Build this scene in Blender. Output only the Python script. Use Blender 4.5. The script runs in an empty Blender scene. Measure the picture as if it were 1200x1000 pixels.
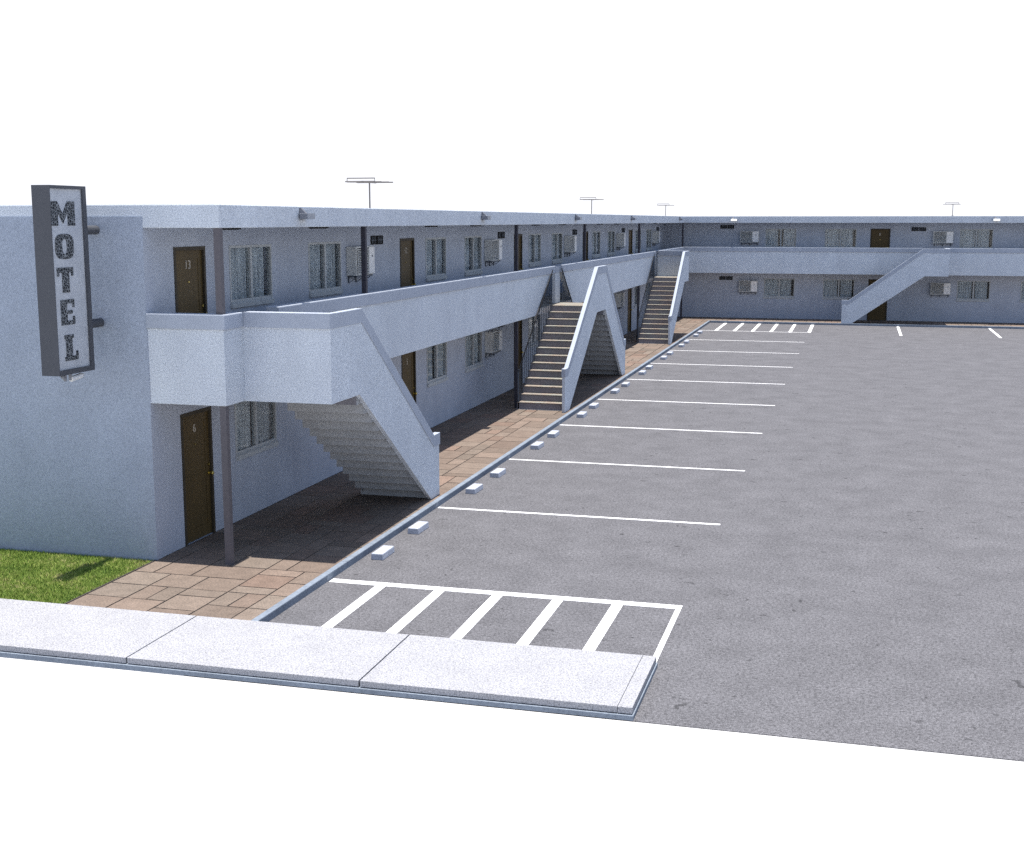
import bpy, bmesh, math, random
from mathutils import Vector, Matrix
random.seed(7)
scene = bpy.context.scene
R = math.radians

# ------------------------------------------------------------------ camera
cam_d = bpy.data.cameras.new("camera")
cam = bpy.data.objects.new("camera", cam_d)
scene.collection.objects.link(cam)
scene.camera = cam
cam_d.sensor_fit = 'HORIZONTAL'
cam_d.sensor_width = 36.0
cam_d.lens = 36.0 * 1494.0 / 1200.0
cam_d.clip_start = 0.1
cam_d.clip_end = 8000.0
_f = 1494.0
_p = math.atan((500 - 259.0) / _f)
_up = Vector((0, math.cos(_p), math.sin(_p)))
_dy = Vector((1008.3 - 600, 500 - 259.0, -_f)).normalized()
_dy = (_dy - _up * _dy.dot(_up)).normalized()
_dx = _dy.cross(_up)
cam.matrix_world = Matrix(((_dx[0], _dx[1], _dx[2], 9.93), (_dy[0], _dy[1], _dy[2], -16.48), (_up[0], _up[1], _up[2], 5.0), (0, 0, 0, 1)))
scene.render.resolution_x = 1024
scene.render.resolution_y = 853

# ------------------------------------------------------------------ world
world = bpy.data.worlds.new("World")
scene.world = world
world.use_nodes = True
wn, wl = world.node_tree.nodes, world.node_tree.links
wn.clear()
sky = wn.new('ShaderNodeTexSky')
sky.sky_type = 'NISHITA'
sky.sun_disc = False
sky.sun_elevation = R(88.5)
sky.sun_rotation = R(0)
sky.air_density = 1.0
sky.dust_density = 1.0
sky.ozone_density = 1.0
bg = wn.new('ShaderNodeBackground')
bg.inputs['Strength'].default_value = 0.12
wo = wn.new('ShaderNodeOutputWorld')
# the hazy white band low over the horizon, added to the clear sky
geo = wn.new('ShaderNodeNewGeometry')
sep = wn.new('ShaderNodeSeparateXYZ')
mr = wn.new('ShaderNodeMapRange')
mr.interpolation_type = 'SMOOTHSTEP'
mr.inputs['From Min'].default_value = 0.17
mr.inputs['From Max'].default_value = 0.25
mr.inputs['To Min'].default_value = 1.0
mr.inputs['To Max'].default_value = 0.0
ab = wn.new('ShaderNodeMath'); ab.operation = 'ABSOLUTE'
mx = wn.new('ShaderNodeMix'); mx.data_type = 'RGBA'
mx.inputs['B'].default_value = (6.1, 6.2, 6.6, 1)
wl.new(geo.outputs['Incoming'], sep.inputs[0])
wl.new(sep.outputs['Z'], ab.inputs[0])
wl.new(ab.outputs[0], mr.inputs['Value'])
wl.new(mr.outputs['Result'], mx.inputs['Factor'])
wl.new(sky.outputs['Color'], mx.inputs['A'])
wl.new(mx.outputs['Result'], bg.inputs['Color'])
wl.new(bg.outputs[0], wo.inputs['Surface'])

# ------------------------------------------------------------------ sun
sun_d = bpy.data.lights.new("sun", 'SUN')
sun_d.energy = 5.0
sun_d.angle = R(0.5)
sun_d.color = (1.0, 0.95, 0.88)
sun = bpy.data.objects.new("sun", sun_d)
scene.collection.objects.link(sun)
sun.rotation_euler = (R(-1.0), R(-0.3), 0)

scene.view_settings.view_transform = 'Standard'
scene.view_settings.look = 'None'
scene.view_settings.exposure = 0.56
scene.view_settings.gamma = 1.0
scene.cycles.use_denoising = False
scene.cycles.max_bounces = 6
scene.cycles.diffuse_bounces = 4
scene.cycles.caustics_reflective = False
scene.cycles.caustics_refractive = False

# ------------------------------------------------------------------ materials
def ramp(nt, fac, stops):
    r = nt.nodes.new('ShaderNodeValToRGB')
    el = r.color_ramp.elements
    while len(el) < len(stops):
        el.new(0.5)
    for e, (p, c) in zip(el, stops):
        e.position = p
        e.color = c if len(c) == 4 else (*c, 1)
    nt.links.new(fac, r.inputs['Fac'])
    return r.outputs['Color']

def noise(nt, vec, scale, detail=3.0, rough=0.55):
    n = nt.nodes.new('ShaderNodeTexNoise')
    n.inputs['Scale'].default_value = scale
    n.inputs['Detail'].default_value = detail
    n.inputs['Roughness'].default_value = rough
    nt.links.new(vec, n.inputs['Vector'])
    return n.outputs['Fac']

def mul(nt, a, b, fac=1.0, mode='MULTIPLY'):
    m = nt.nodes.new('ShaderNodeMix')
    m.data_type = 'RGBA'
    m.blend_type = mode
    m.inputs['Factor'].default_value = fac
    for s, v in ((m.inputs['A'], a), (m.inputs['B'], b)):
        if isinstance(v, tuple):
            s.default_value = v if len(v) == 4 else (*v, 1)
        else:
            nt.links.new(v, s)
    return m.outputs['Result']

def new_mat(name, rough=0.8, spec=0.3, metal=0.0):
    m = bpy.data.materials.new(name)
    m.use_nodes = True
    nt = m.node_tree
    b = nt.nodes['Principled BSDF']
    b.inputs['Roughness'].default_value = rough
    b.inputs['Specular IOR Level'].default_value = spec
    b.inputs['Metallic'].default_value = metal
    return m, nt, b

def pos(nt, scale=None):
    g = nt.nodes.new('ShaderNodeNewGeometry')
    if scale is None:
        return g.outputs['Position']
    mp = nt.nodes.new('ShaderNodeMapping')
    mp.inputs['Scale'].default_value = scale
    nt.links.new(g.outputs['Position'], mp.inputs['Vector'])
    return mp.outputs['Vector']

def bump(nt, b, h, strength, dist):
    bp = nt.nodes.new('ShaderNodeBump')
    bp.inputs['Strength'].default_value = strength
    bp.inputs['Distance'].default_value = dist
    nt.links.new(h, bp.inputs['Height'])
    nt.links.new(bp.outputs['Normal'], b.inputs['Normal'])

def speckled(name, base, amp=0.12, grain=45.0, patch=1.2, patch_amp=0.08, rough=0.9, bmp=0.35, streak=0.0, spots=None, fine=0.0):
    m, nt, b = new_mat(name, rough, 0.2)
    v = pos(nt)
    n1 = noise(nt, v, grain, 2.0, 0.6)
    c1 = ramp(nt, n1, [(0.3, (1 - amp * 1.6,) * 3), (0.5, (1, 1, 1)), (0.7, (1 + amp,) * 3)])
    n2 = noise(nt, v, patch, 4.0, 0.6)
    c2 = ramp(nt, n2, [(0.3, (1 - patch_amp,) * 3), (0.7, (1 + patch_amp,) * 3)])
    c = mul(nt, c1, c2)
    c = mul(nt, c, base)
    if fine:
        n4 = noise(nt, v, grain * 4, 1.0, 0.6)
        c = mul(nt, c, ramp(nt, n4, [(0.35, (1 - fine * 1.5,) * 3), (0.65, (1 + fine,) * 3)]))
    if streak:
        n3 = noise(nt, pos(nt, (3.0, 3.0, 0.5)), 1.0, 4.0, 0.6)
        c = mul(nt, c, ramp(nt, n3, [(0.35, (1 - streak, 1 - streak, 1 - streak * 0.8)), (0.6, (1, 1, 1))]))
    if spots:
        sc, thr, dark = spots
        n5 = noise(nt, v, sc, 2.0, 0.5)
        c = mul(nt, c, ramp(nt, n5, [(thr, (dark,) * 3), (thr + 0.03, (1, 1, 1))]))
    nt.links.new(c, b.inputs['Base Color'])
    if bmp:
        bump(nt, b, n1, bmp, 0.01)
    return m

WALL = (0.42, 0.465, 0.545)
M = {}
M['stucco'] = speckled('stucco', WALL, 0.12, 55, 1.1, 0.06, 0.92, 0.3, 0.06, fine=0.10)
M['stucco_end_shade'] = speckled('stucco_end_wall_shaded', (0.350, 0.398, 0.480), 0.12, 50, 1.0, 0.07, 0.92, 0.3, 0.025, fine=0.10)  # facade stucco darkened: the end wall's shade is put into the colour
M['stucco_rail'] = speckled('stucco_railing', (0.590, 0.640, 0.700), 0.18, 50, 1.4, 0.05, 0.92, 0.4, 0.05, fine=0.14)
M['cap'] = speckled('cap_paint', (0.38, 0.42, 0.49), 0.04, 30, 2.0, 0.05, 0.8, 0.15)
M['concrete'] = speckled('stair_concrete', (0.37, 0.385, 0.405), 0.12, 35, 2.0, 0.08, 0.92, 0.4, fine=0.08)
M['soffit'] = speckled('soffit_plaster', (0.58, 0.56, 0.55), 0.08, 35, 2.0, 0.05, 0.92, 0.4)
M['asphalt'] = speckled('asphalt', (0.134, 0.133, 0.143), 0.22, 26, 1.4, 0.12, 0.95, 0.4, spots=(5.0, 0.262, 0.55), fine=0.30)
M['sidewalk'] = speckled('sidewalk_concrete', (0.355, 0.358, 0.380), 0.30, 56, 1.6, 0.05, 0.95, 0.3, spots=(3.2, 0.22, 0.88), fine=0.20)
M['kerb'] = speckled('kerb_concrete', (0.20, 0.235, 0.285), 0.12, 25, 1.5, 0.14, 0.92, 0.4)
M['stop'] = speckled('wheel_stop_paint', (0.42, 0.45, 0.52), 0.14, 40, 6.0, 0.08, 0.9, 0.4, fine=0.1)
M['line'] = speckled('line_paint', (0.80, 0.80, 0.80), 0.04, 30, 2.0, 0.03, 0.8, 0.0)
M['white_ground'] = speckled('white_ground', (0.50, 0.50, 0.50), 0.01, 3, 0.2, 0.01, 0.95, 0.0)
M['post_shade'] = speckled('shaded_post_paint', (0.045, 0.045, 0.06), 0.05, 12, 1.0, 0.06, 0.6, 0.0)  # post paint darkened, shade on the south faces put into the colour
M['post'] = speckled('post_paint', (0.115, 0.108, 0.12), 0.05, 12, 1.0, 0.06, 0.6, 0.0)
M['rail'] = speckled('railing_paint', (0.10, 0.12, 0.15), 0.05, 12, 1.0, 0.06, 0.5, 0.0)
M['sign_frame'] = speckled('sign_frame_paint', (0.078, 0.083, 0.095), 0.04, 25, 2.0, 0.05, 0.6, 0.0)
M['roofing'] = speckled('roofing', (0.42, 0.42, 0.43), 0.1, 20, 1.0, 0.1, 0.95, 0.3)
M['vent_dark'] = speckled('vent_dark', (0.02, 0.02, 0.022), 0.05, 20, 2.0, 0.05, 0.9, 0.0)
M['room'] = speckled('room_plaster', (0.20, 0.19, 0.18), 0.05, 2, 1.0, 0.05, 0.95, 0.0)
M['metal'] = speckled('antenna_metal', (0.20, 0.19, 0.185), 0.04, 12, 2.0, 0.05, 0.6, 0.0)
M['lamp_white'] = speckled('lamp_paint', (0.72, 0.73, 0.74), 0.03, 20, 3.0, 0.03, 0.5, 0.0)
M['lamp_grey'] = speckled('lamp_body_paint', (0.22, 0.23, 0.26), 0.04, 20, 3.0, 0.04, 0.5, 0.0)
M['ac_body'] = speckled('ac_plastic', (0.58, 0.60, 0.60), 0.05, 25, 3.0, 0.05, 0.6, 0.0)
M['ac_panel'] = speckled('ac_panel_plastic', (0.78, 0.79, 0.80), 0.03, 20, 3.0, 0.04, 0.5, 0.0)
M['win_frame'] = speckled('window_frame_paint', (0.43, 0.46, 0.48), 0.05, 25, 3.0, 0.06, 0.6, 0.0)
M['number'] = speckled('number_paint', (0.44, 0.41, 0.36), 0.04, 30, 3.0, 0.04, 0.5, 0.0)
m, nt, b = new_mat('tread_tile', 0.9, 0.2)
v = pos(nt)
n1 = noise(nt, v, 24, 3.0, 0.7); n2 = noise(nt, pos(nt, (1.6, 3.6, 6.0)), 1.0, 2.0, 0.6)
c = mul(nt, ramp(nt, n2, [(0.36, (0.24, 0.25, 0.24)), (0.46, (0.26, 0.25, 0.21)), (0.54, (0.27, 0.215, 0.18)), (0.64, (0.24, 0.23, 0.205))]), ramp(nt, n1, [(0.3, (0.6,) * 3), (0.7, (1.4,) * 3)]))
nt.links.new(c, b.inputs['Base Color']); bump(nt, b, n1, 0.3, 0.01); M['tread'] = m
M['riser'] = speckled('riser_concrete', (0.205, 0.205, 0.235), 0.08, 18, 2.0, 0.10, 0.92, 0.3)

# polished lamp lens
m, nt, b = new_mat('lamp_lens', 0.25, 0.5, 0.0)
b.inputs['Base Color'].default_value = (0.24, 0.27, 0.32, 1); M['lens'] = m
m, nt, b = new_mat('lit_lamp_lens', 0.3, 0.5, 0.0)
b.inputs['Base Color'].default_value = (0.8, 0.8, 0.8, 1)
b.inputs['Emission Color'].default_value = (1, 0.99, 0.96, 1); b.inputs['Emission Strength'].default_value = 0.9; M['lens_lit'] = m
# brass
m, nt, b = new_mat('brass', 0.3, 0.5, 1.0)
b.inputs['Base Color'].default_value = (0.62, 0.50, 0.16, 1); M['brass'] = m
# door wood: brown, vertical grain
m, nt, b = new_mat('door_wood', 0.55, 0.3)
n = noise(nt, pos(nt, (14, 14, 1.2)), 1.0, 4.0, 0.6)
nt.links.new(ramp(nt, n, [(0.3, (0.064, 0.043, 0.014)), (0.7, (0.084, 0.056, 0.019))]), b.inputs['Base Color']); M['door'] = m
m, nt, b = new_mat('door_frame_wood', 0.6, 0.3)
n = noise(nt, pos(nt, (14, 14, 1.2)), 1.0, 4.0, 0.6)
nt.links.new(ramp(nt, n, [(0.3, (0.036, 0.030, 0.020)), (0.7, (0.048, 0.038, 0.024))]), b.inputs['Base Color']); M['door_frame'] = m
# curtain
m, nt, b = new_mat('curtain_cloth', 0.95, 0.1)
n = noise(nt, pos(nt, (9, 9, 0.5)), 2.2, 3.0, 0.6)
n2 = noise(nt, pos(nt), 30, 2.0, 0.6)
c = mul(nt, ramp(nt, n, [(0.3, (0.17, 0.19, 0.21)), (0.42, (0.42, 0.46, 0.49)), (0.7, (0.62, 0.66, 0.69))]), ramp(nt, n2, [(0.35, (0.72,) * 3), (0.65, (1.1,) * 3)]))
nt.links.new(c, b.inputs['Base Color']); M['curtain'] = m
# window glass: mostly see-through with a fresnel reflection
m = bpy.data.materials.new('window_glass'); m.use_nodes = True
nt = m.node_tree; nt.nodes.clear()
tr = nt.nodes.new('ShaderNodeBsdfTransparent'); tr.inputs[0].default_value = (0.93, 0.95, 0.96, 1)
gl = nt.nodes.new('ShaderNodeBsdfGlossy'); gl.inputs['Roughness'].default_value = 0.06
lw = nt.nodes.new('ShaderNodeLayerWeight'); lw.inputs['Blend'].default_value = 0.5
pw = nt.nodes.new('ShaderNodeMath'); pw.operation = 'POWER'; pw.inputs[1].default_value = 5.0
fr = nt.nodes.new('ShaderNodeMath'); fr.operation = 'MULTIPLY_ADD'; fr.inputs[1].default_value = 0.5; fr.inputs[2].default_value = 0.03
nt.links.new(lw.outputs['Facing'], pw.inputs[0]); nt.links.new(pw.outputs[0], fr.inputs[0])
ms = nt.nodes.new('ShaderNodeMixShader'); ot = nt.nodes.new('ShaderNodeOutputMaterial')
nt.links.new(fr.outputs[0], ms.inputs[0]); nt.links.new(tr.outputs[0], ms.inputs[1]); nt.links.new(gl.outputs[0], ms.inputs[2]); nt.links.new(ms.outputs[0], ot.inputs[0])
M['glass'] = m
# pavers: per-stone tone from a colour attribute, grain on top
m, nt, b = new_mat('pavers', 0.92, 0.2)
at = nt.nodes.new('ShaderNodeVertexColor'); at.layer_name = 'tone'
v = pos(nt)
n1 = noise(nt, v, 38, 4.0, 0.8); n2 = noise(nt, v, 5.0, 3.0, 0.6)
c = mul(nt, at.outputs['Color'], ramp(nt, n1, [(0.3, (0.50, 0.50, 0.52)), (0.5, (1, 1, 1)), (0.68, (1.42, 1.34, 1.26))]))
c = mul(nt, c, ramp(nt, n2, [(0.3, (0.86,) * 3), (0.7, (1.1,) * 3)]))
nt.links.new(c, b.inputs['Base Color']); bump(nt, b, n1, 0.5, 0.01); M['paver'] = m
M['joint'] = speckled('paver_joint', (0.060, 0.052, 0.048), 0.1, 20, 2.0, 0.1, 0.95, 0.0)
# lawn soil and blades
m, nt, b = new_mat('lawn_soil', 0.95, 0.1)
v = pos(nt)
n1 = noise(nt, v, 14, 4.0, 0.7)
nt.links.new(ramp(nt, n1, [(0.3, (0.05, 0.09, 0.02)), (0.6, (0.13, 0.17, 0.04)), (0.8, (0.20, 0.16, 0.08))]), b.inputs['Base Color']); M['soil'] = m
m, nt, b = new_mat('grass_blades', 0.7, 0.2)
at = nt.nodes.new('ShaderNodeVertexColor'); at.layer_name = 'tone'
nt.links.new(at.outputs['Color'], b.inputs['Base Color']); M['grass'] = m
# sign face and its mottled lettering
M['sign_face'] = speckled('sign_face', (0.45, 0.48, 0.52), 0.05, 25, 3.0, 0.10, 0.5, 0.0, 0.06)
m, nt, b = new_mat('sign_letter', 0.7, 0.2)
vo = nt.nodes.new('ShaderNodeTexVoronoi'); vo.feature = 'DISTANCE_TO_EDGE'; vo.inputs['Scale'].default_value = 26
nt.links.new(pos(nt), vo.inputs['Vector'])
n1 = noise(nt, pos(nt), 9, 3, 0.6)
ad = nt.nodes.new('ShaderNodeMath'); ad.operation = 'MULTIPLY'
nt.links.new(vo.outputs['Distance'], ad.inputs[0]); nt.links.new(n1, ad.inputs[1])
nt.links.new(ramp(nt, ad.outputs[0], [(0.020, (0.25, 0.27, 0.29)), (0.045, (0.018, 0.021, 0.026))]), b.inputs['Base Color']); M['letter'] = m

# ------------------------------------------------------------------ mesh helpers
col = scene.collection
class MB:
    """collects faces for ONE mesh; tf maps local (s, d, z) to the object's space"""
    def __init__(self, tf=None):
        self.v, self.f, self.mi, self.tf = [], [], [], tf
    def add(self, pts):
        i = len(self.v)
        for p in pts:
            self.v.append(tuple(self.tf(*p)) if self.tf else tuple(p))
        return i
    def face(self, idx, mi=0):
        self.f.append(tuple(idx)); self.mi.append(mi)
    def box(self, a, b, mi=0):
        x0, y0, z0 = a; x1, y1, z1 = b
        i = self.add([(x0, y0, z0), (x1, y0, z0), (x1, y1, z0), (x0, y1, z0), (x0, y0, z1), (x1, y0, z1), (x1, y1, z1), (x0, y1, z1)])
        for q in ((0, 3, 2, 1), (4, 5, 6, 7), (0, 1, 5, 4), (1, 2, 6, 5), (2, 3, 7, 6), (3, 0, 4, 7)):
            self.face([i + k for k in q], mi)
    def prism(self, poly, fn, lo, hi, mi=0, side_mi=None):
        """poly: 2D points; fn(a, b, t) -> local 3D point; extruded t from lo to hi"""
        n = len(poly)
        i = self.add([fn(a, b, lo) for a, b in poly])
        j = self.add([fn(a, b, hi) for a, b in poly])
        self.face([i + k for k in range(n)][::-1], mi)
        self.face([j + k for k in range(n)], mi)
        for k in range(n):
            m2 = (k + 1) % n
            s = mi if side_mi is None else side_mi[k]
            self.face((i + k, i + m2, j + m2, j + k), s)
    def tube(self, a, b, r, n=8, mi=0, r2=None):
        a, b = Vector(a), Vector(b)
        d = (b - a).normalized()
        u = d.orthogonal().normalized(); w = d.cross(u)
        r2 = r if r2 is None else r2
        i = self.add([a + (u * math.cos(t) + w * math.sin(t)) * r for t in [2 * math.pi * k / n for k in range(n)]])
        j = self.add([b + (u * math.cos(t) + w * math.sin(t)) * r2 for t in [2 * math.pi * k / n for k in range(n)]])
        for k in range(n):
            m2 = (k + 1) % n
            self.face((i + k, i + m2, j + m2, j + k), mi)
        self.face([i + k for k in range(n)][::-1], mi); self.face([j + k for k in range(n)], mi)
    def mesh(self, name, mats, bevel=0.0):
        me = bpy.data.meshes.new(name)
        me.from_pydata(self.v, [], self.f)
        for mm in (mats if isinstance(mats, (list, tuple)) else [mats]):
            me.materials.append(mm)
        for p, k in zip(me.polygons, self.mi):
            p.material_index = k
        bm = bmesh.new(); bm.from_mesh(me)
        bmesh.ops.recalc_face_normals(bm, faces=bm.faces)
        if bevel:
            bmesh.ops.remove_doubles(bm, verts=bm.verts, dist=1e-5)
            ed = [e for e in bm.edges if len(e.link_faces) == 2 and e.calc_face_angle(0) > 0.6]
            bmesh.ops.bevel(bm, geom=ed, offset=bevel, segments=2, profile=0.6, affect='EDGES')
        bm.to_mesh(me); bm.free()
        return me
    def build(self, name, mats, parent=None, bevel=0.0, loc=None):
        o = bpy.data.objects.new(name, self.mesh(name, mats, bevel))
        col.objects.link(o)
        if parent: o.parent = parent
        if loc: o.location = loc
        return o

def tag(o, label=None, cat=None, group=None, kind=None):
    if label: o['label'] = label
    if cat: o['category'] = cat
    if group: o['group'] = group
    if kind: o['kind'] = kind
    return o
def empty(name, loc=(0, 0, 0), rz=0.0):
    o = bpy.data.objects.new(name, None); col.objects.link(o)
    o.empty_display_size = 0.3
    o.location = loc; o.rotation_euler = (0, 0, rz)
    return o
def copy_tree(o, parent=None):
    c = o.copy(); col.objects.link(c); c.parent = parent
    for ch in list(o.children):
        copy_tree(ch, c)
    return c
ORD = ['first', 'second', 'third', 'fourth', 'fifth', 'sixth', 'seventh', 'eighth', 'ninth', 'tenth', 'eleventh', 'twelfth', 'thirteenth',
       'fourteenth', 'fifteenth', 'sixteenth', 'seventeenth', 'eighteenth']
TL = lambda s, d, z: (d, s, z)            # near wing: run along +y, outward +x
TF = lambda s, d, z: (s, 51.0 - d, z)     # far wing: run along +x, outward -y
SDZ = lambda a, b, t: (a, t, b)           # prism profile in (s, z), extruded through d

# ------------------------------------------------------------------ ground
AZ = -0.08
mb = MB(); mb.box((-1500, -1500, -0.6), (1500, 1500, -0.088))
tag(mb.build('ground', M['white_ground']), kind='structure')
mb = MB(); mb.box((2.75, -4.12, -0.4), (26, 48.4, AZ))
tag(mb.build('parking_lot', M['asphalt']), kind='structure')

# sidewalk slabs with grooves between them
mb = MB()
xs = [-12.3, -9.55, -6.7, -3.78, -0.9, 2.0, 4.86, 7.72]
for a, c in zip(xs[:-1], xs[1:]):
    mb.box((a + 0.009, -4.09, -0.02), (c - 0.009, -2.46, 0.05))
mb.box((7.716, -4.09, -0.02), (7.87, -2.46, 0.05))
sw = mb.build('sidewalk', M['sidewalk'], bevel=0.004); tag(sw, kind='structure')
mb = MB(); mb.box((-12.3, -4.12, -0.4), (7.885, -2.452, -0.03))
tag(mb.build('sidewalk_base', M['kerb']), kind='structure')
mb = MB(); mb.box((-12.2, -4.06, -0.03), (7.84, -2.49, 0.03))
tag(mb.build('sidewalk_joint', M['joint']), kind='structure')

# kerb round the parking lot
mb = MB()
y = -2.44
while y < 48.3:
    y2 = min(y + 3.0, 48.42)
    mb.box((2.71, y + 0.004, -0.3), (2.81, y2 - 0.004, 0.025)); y = y2
x = 2.82
while x < 25.9:
    x2 = min(x + 3.0, 26)
    mb.box((x + 0.004, 48.30, -0.3), (x2 - 0.004, 48.42, 0.025)); x = x2
tag(mb.build('kerb', M['kerb'], bevel=0.012), kind='structure')

# ashlar paving: random rectangles on a 0.3 m module, one sheet of stones over a joint bed
def paving(regions):
    v, f, tones = [], [], []
    rnd = random.Random(3)
    for (x0, y0, x1, y1) in regions:
        nx = max(1, round((x1 - x0) / 0.30)); ny = max(1, round((y1 - y0) / 0.30))
        cx, cy = (x1 - x0) / nx, (y1 - y0) / ny
        used = [[False] * ny for _ in range(nx)]
        for j in range(ny):
            for i in range(nx):
                if used[i][j]: continue
                sizes = [(2, 2), (2, 2), (2, 1), (1, 2), (3, 2), (2, 3), (2, 2)]
                rnd.shuffle(sizes)
                for (a, b_) in sizes + [(1, 1)]:
                    if i + a <= nx and j + b_ <= ny and all(not used[p][q] for p in range(i, i + a) for q in range(j, j + b_)):
                        break
                for p in range(i, i + a):
                    for q in range(j, j + b_): used[p][q] = True
                g = 0.011
                jit = [rnd.uniform(-0.004, 0.004) for _ in range(8)]
                X0, Y0, X1, Y1 = x0 + i * cx + g, y0 + j * cy + g, x0 + (i + a) * cx - g, y0 + (j + b_) * cy - g
                zt = rnd.uniform(-0.002, 0.002)
                k = len(v)
                v += [(X0 + jit[0], Y0 + jit[1], zt), (X1 + jit[2], Y0 + jit[3], zt), (X1 + jit[4], Y1 + jit[5], zt), (X0 + jit[6], Y1 + jit[7], zt)]
                v += [(X0, Y0, -0.03), (X1, Y0, -0.03), (X1, Y1, -0.03), (X0, Y1, -0.03)]
                f += [(k, k + 1, k + 2, k + 3), (k, k + 4, k + 5, k + 1), (k + 1, k + 5, k + 6, k + 2), (k + 2, k + 6, k + 7, k + 3), (k + 3, k + 7, k + 4, k)]
                t = rnd.uniform(0.84, 1.14); w = rnd.uniform(-1, 1)
                if rnd.random() < 0.12: w = 2.2
                c = (0.186 * t * (1 + 0.03 * w), 0.148 * t * (1 - 0.01 * w), 0.122 * t * (1 - 0.02 * w), 1)
                tones += [c] * 5
    me = bpy.data.meshes.new('pavement')
    me.from_pydata(v, [], f)
    ca = me.color_attributes.new('tone', 'FLOAT_COLOR', 'CORNER')
    for p in me.polygons:
        for li in p.loop_indices: ca.data[li].color = tones[p.index]
    me.materials.append(M['paver'])
    o = bpy.data.objects.new('pavement', me); col.objects.link(o)
    return o
tag(paving([(0.0, -2.45, 2.705, 48.3), (0.0, 48.3, 25.9, 51.0)]), kind='structure')
mb = MB(); mb.box((0.0, -2.452, -0.3), (2.705, 51.0, -0.012)); mb.box((2.688, 48.425, -0.3), (25.9, 51.0, -0.012))
tag(mb.build('pavement_bed', M['joint']), kind='structure')

# lawn
mb = MB(); mb.box((-12.3, -2.452, -0.3), (-0.03, 0.0, -0.02))
tag(mb.build('lawn', M['soil']), kind='structure')
mb = MB(); mb.box((-0.03, -2.452, -0.3), (-0.002, -0.03, 0.004))
tag(mb.build('lawn_edging', M['joint']), kind='structure')
v, f, tones = [], [], []
rnd = random.Random(11)
def blade(x, y):
    h = rnd.uniform(0.018, 0.05); w = rnd.uniform(0.003, 0.006); a = rnd.uniform(0, 6.283)
    lx, ly = rnd.gauss(0, 0.02), rnd.gauss(0, 0.02)
    k = len(v)
    dx, dy = math.cos(a) * w, math.sin(a) * w
    v.extend([(x - dx, y - dy, -0.021), (x + dx, y + dy, -0.021), (x + lx, y + ly, -0.02 + h)])
    f.append((k, k + 1, k + 2))
    patch = 0.6 * math.sin(x * 3.1 + 1.3 * math.sin(y * 4.0)) * math.sin(y * 5.3 + x * 1.7) + 0.7 * math.sin(x * 17 + 3 * math.sin(y * 11)) * math.sin(y * 23 + 2 * math.sin(x * 9)) + rnd.gauss(0, 0.45)
    if patch > 1.0: c = (0.36, 0.32, 0.16)
    elif patch > 0.45: c = (0.34, 0.38, 0.11)
    elif patch > -0.6: c = (0.205, 0.29, 0.055)
    else: c = (0.12, 0.195, 0.035)
    t = rnd.uniform(0.8, 1.2)
    tones.append((c[0] * t, c[1] * t, c[2] * t, 1))
for _ in range(62000):
    blade(rnd.uniform(-3.8, -0.045), rnd.uniform(-2.445, -0.035))
for _ in range(22000):
    blade(rnd.uniform(-9.0, -3.8), rnd.uniform(-2.445, -0.035))
me = bpy.data.meshes.new('grass'); me.from_pydata(v, [], f)
ca = me.color_attributes.new('tone', 'FLOAT_COLOR', 'CORNER')
buf = []
for t in tones: buf += list(t) * 3
ca.data.foreach_set('color', buf)
me.materials.append(M['grass'])
go = bpy.data.objects.new('grass', me); col.objects.link(go); tag(go, kind='stuff')

# ------------------------------------------------------------------ painted lines
def stripe(x0, y0, x1, y1):
    mb = MB(); mb.box((x0, y0, AZ - 0.03), (x1, y1, AZ + 0.004))
    tag(mb.build('parking_line', M['line']), kind='structure')
LY = [-0.10 + 4.86 * k for k in range(10)]
for k, yy in enumerate(LY):
    w = 0.085 if k == 0 else 0.045
    stripe(2.83, yy - w, 7.85, yy + w)
for x in (3.62, 4.49, 5.33, 6.18, 7.0):
    stripe(x - 0.075, -2.44, x + 0.075, LY[0] - 0.07)
stripe(7.78, -2.95, 7.85, LY[0] - 0.07)
for x in (3.60, 4.45, 5.29, 6.14, 7.0, 7.86):
    stripe(x - 0.075, LY[9] + 0.045 if x < 7.8 else LY[9] - 0.045, x + 0.075, 48.25)
for x in (11.9, 16.1, 20.3):
    stripe(x - 0.06, 43.1, x + 0.06, 48.25)

# ------------------------------------------------------------------ the motel
motel = empty('motel_building')
tag(motel, 'pale two-storey L-shaped motel with flat roof, walkway railings and outside stairs', 'motel')
FZ = 2.54

def wall_mb(tf, s0, s1, z0, z1, holes, th=0.14):
    """a wall whose outer face is d=0, with rectangular openings"""
    mb = MB(tf)
    S = sorted({s0, s1} | {h[0] for h in holes} | {h[1] for h in holes})
    Z = sorted({z0, z1} | {h[2] for h in holes} | {h[3] for h in holes})
    inside = lambda s, z: any(h[0] < s < h[1] and h[2] < z < h[3] for h in holes)
    for a, b_ in zip(S[:-1], S[1:]):
        for c, d in zip(Z[:-1], Z[1:]):
            if inside((a + b_) / 2, (c + d) / 2): continue
            i = mb.add([(a, 0, c), (b_, 0, c), (b_, 0, d), (a, 0, d)]); mb.face((i, i + 1, i + 2, i + 3))
            i = mb.add([(a, -th, c), (b_, -th, c), (b_, -th, d), (a, -th, d)]); mb.face((i + 3, i + 2, i + 1, i))
    for (a, b_, c, d) in holes:
        for q in (((a, 0, c), (a, 0, d), (a, -th, d), (a, -th, c)), ((b_, 0, c), (b_, 0, d), (b_, -th, d), (b_, -th, c)),
                  ((a, 0, c), (b_, 0, c), (b_, -th, c), (a, -th, c)), ((a, 0, d), (b_, 0, d), (b_, -th, d), (a, -th, d))):
            i = mb.add(q); mb.face((i, i + 1, i + 2, i + 3))
    return mb
def fix_wall(o):
    return o

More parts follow.
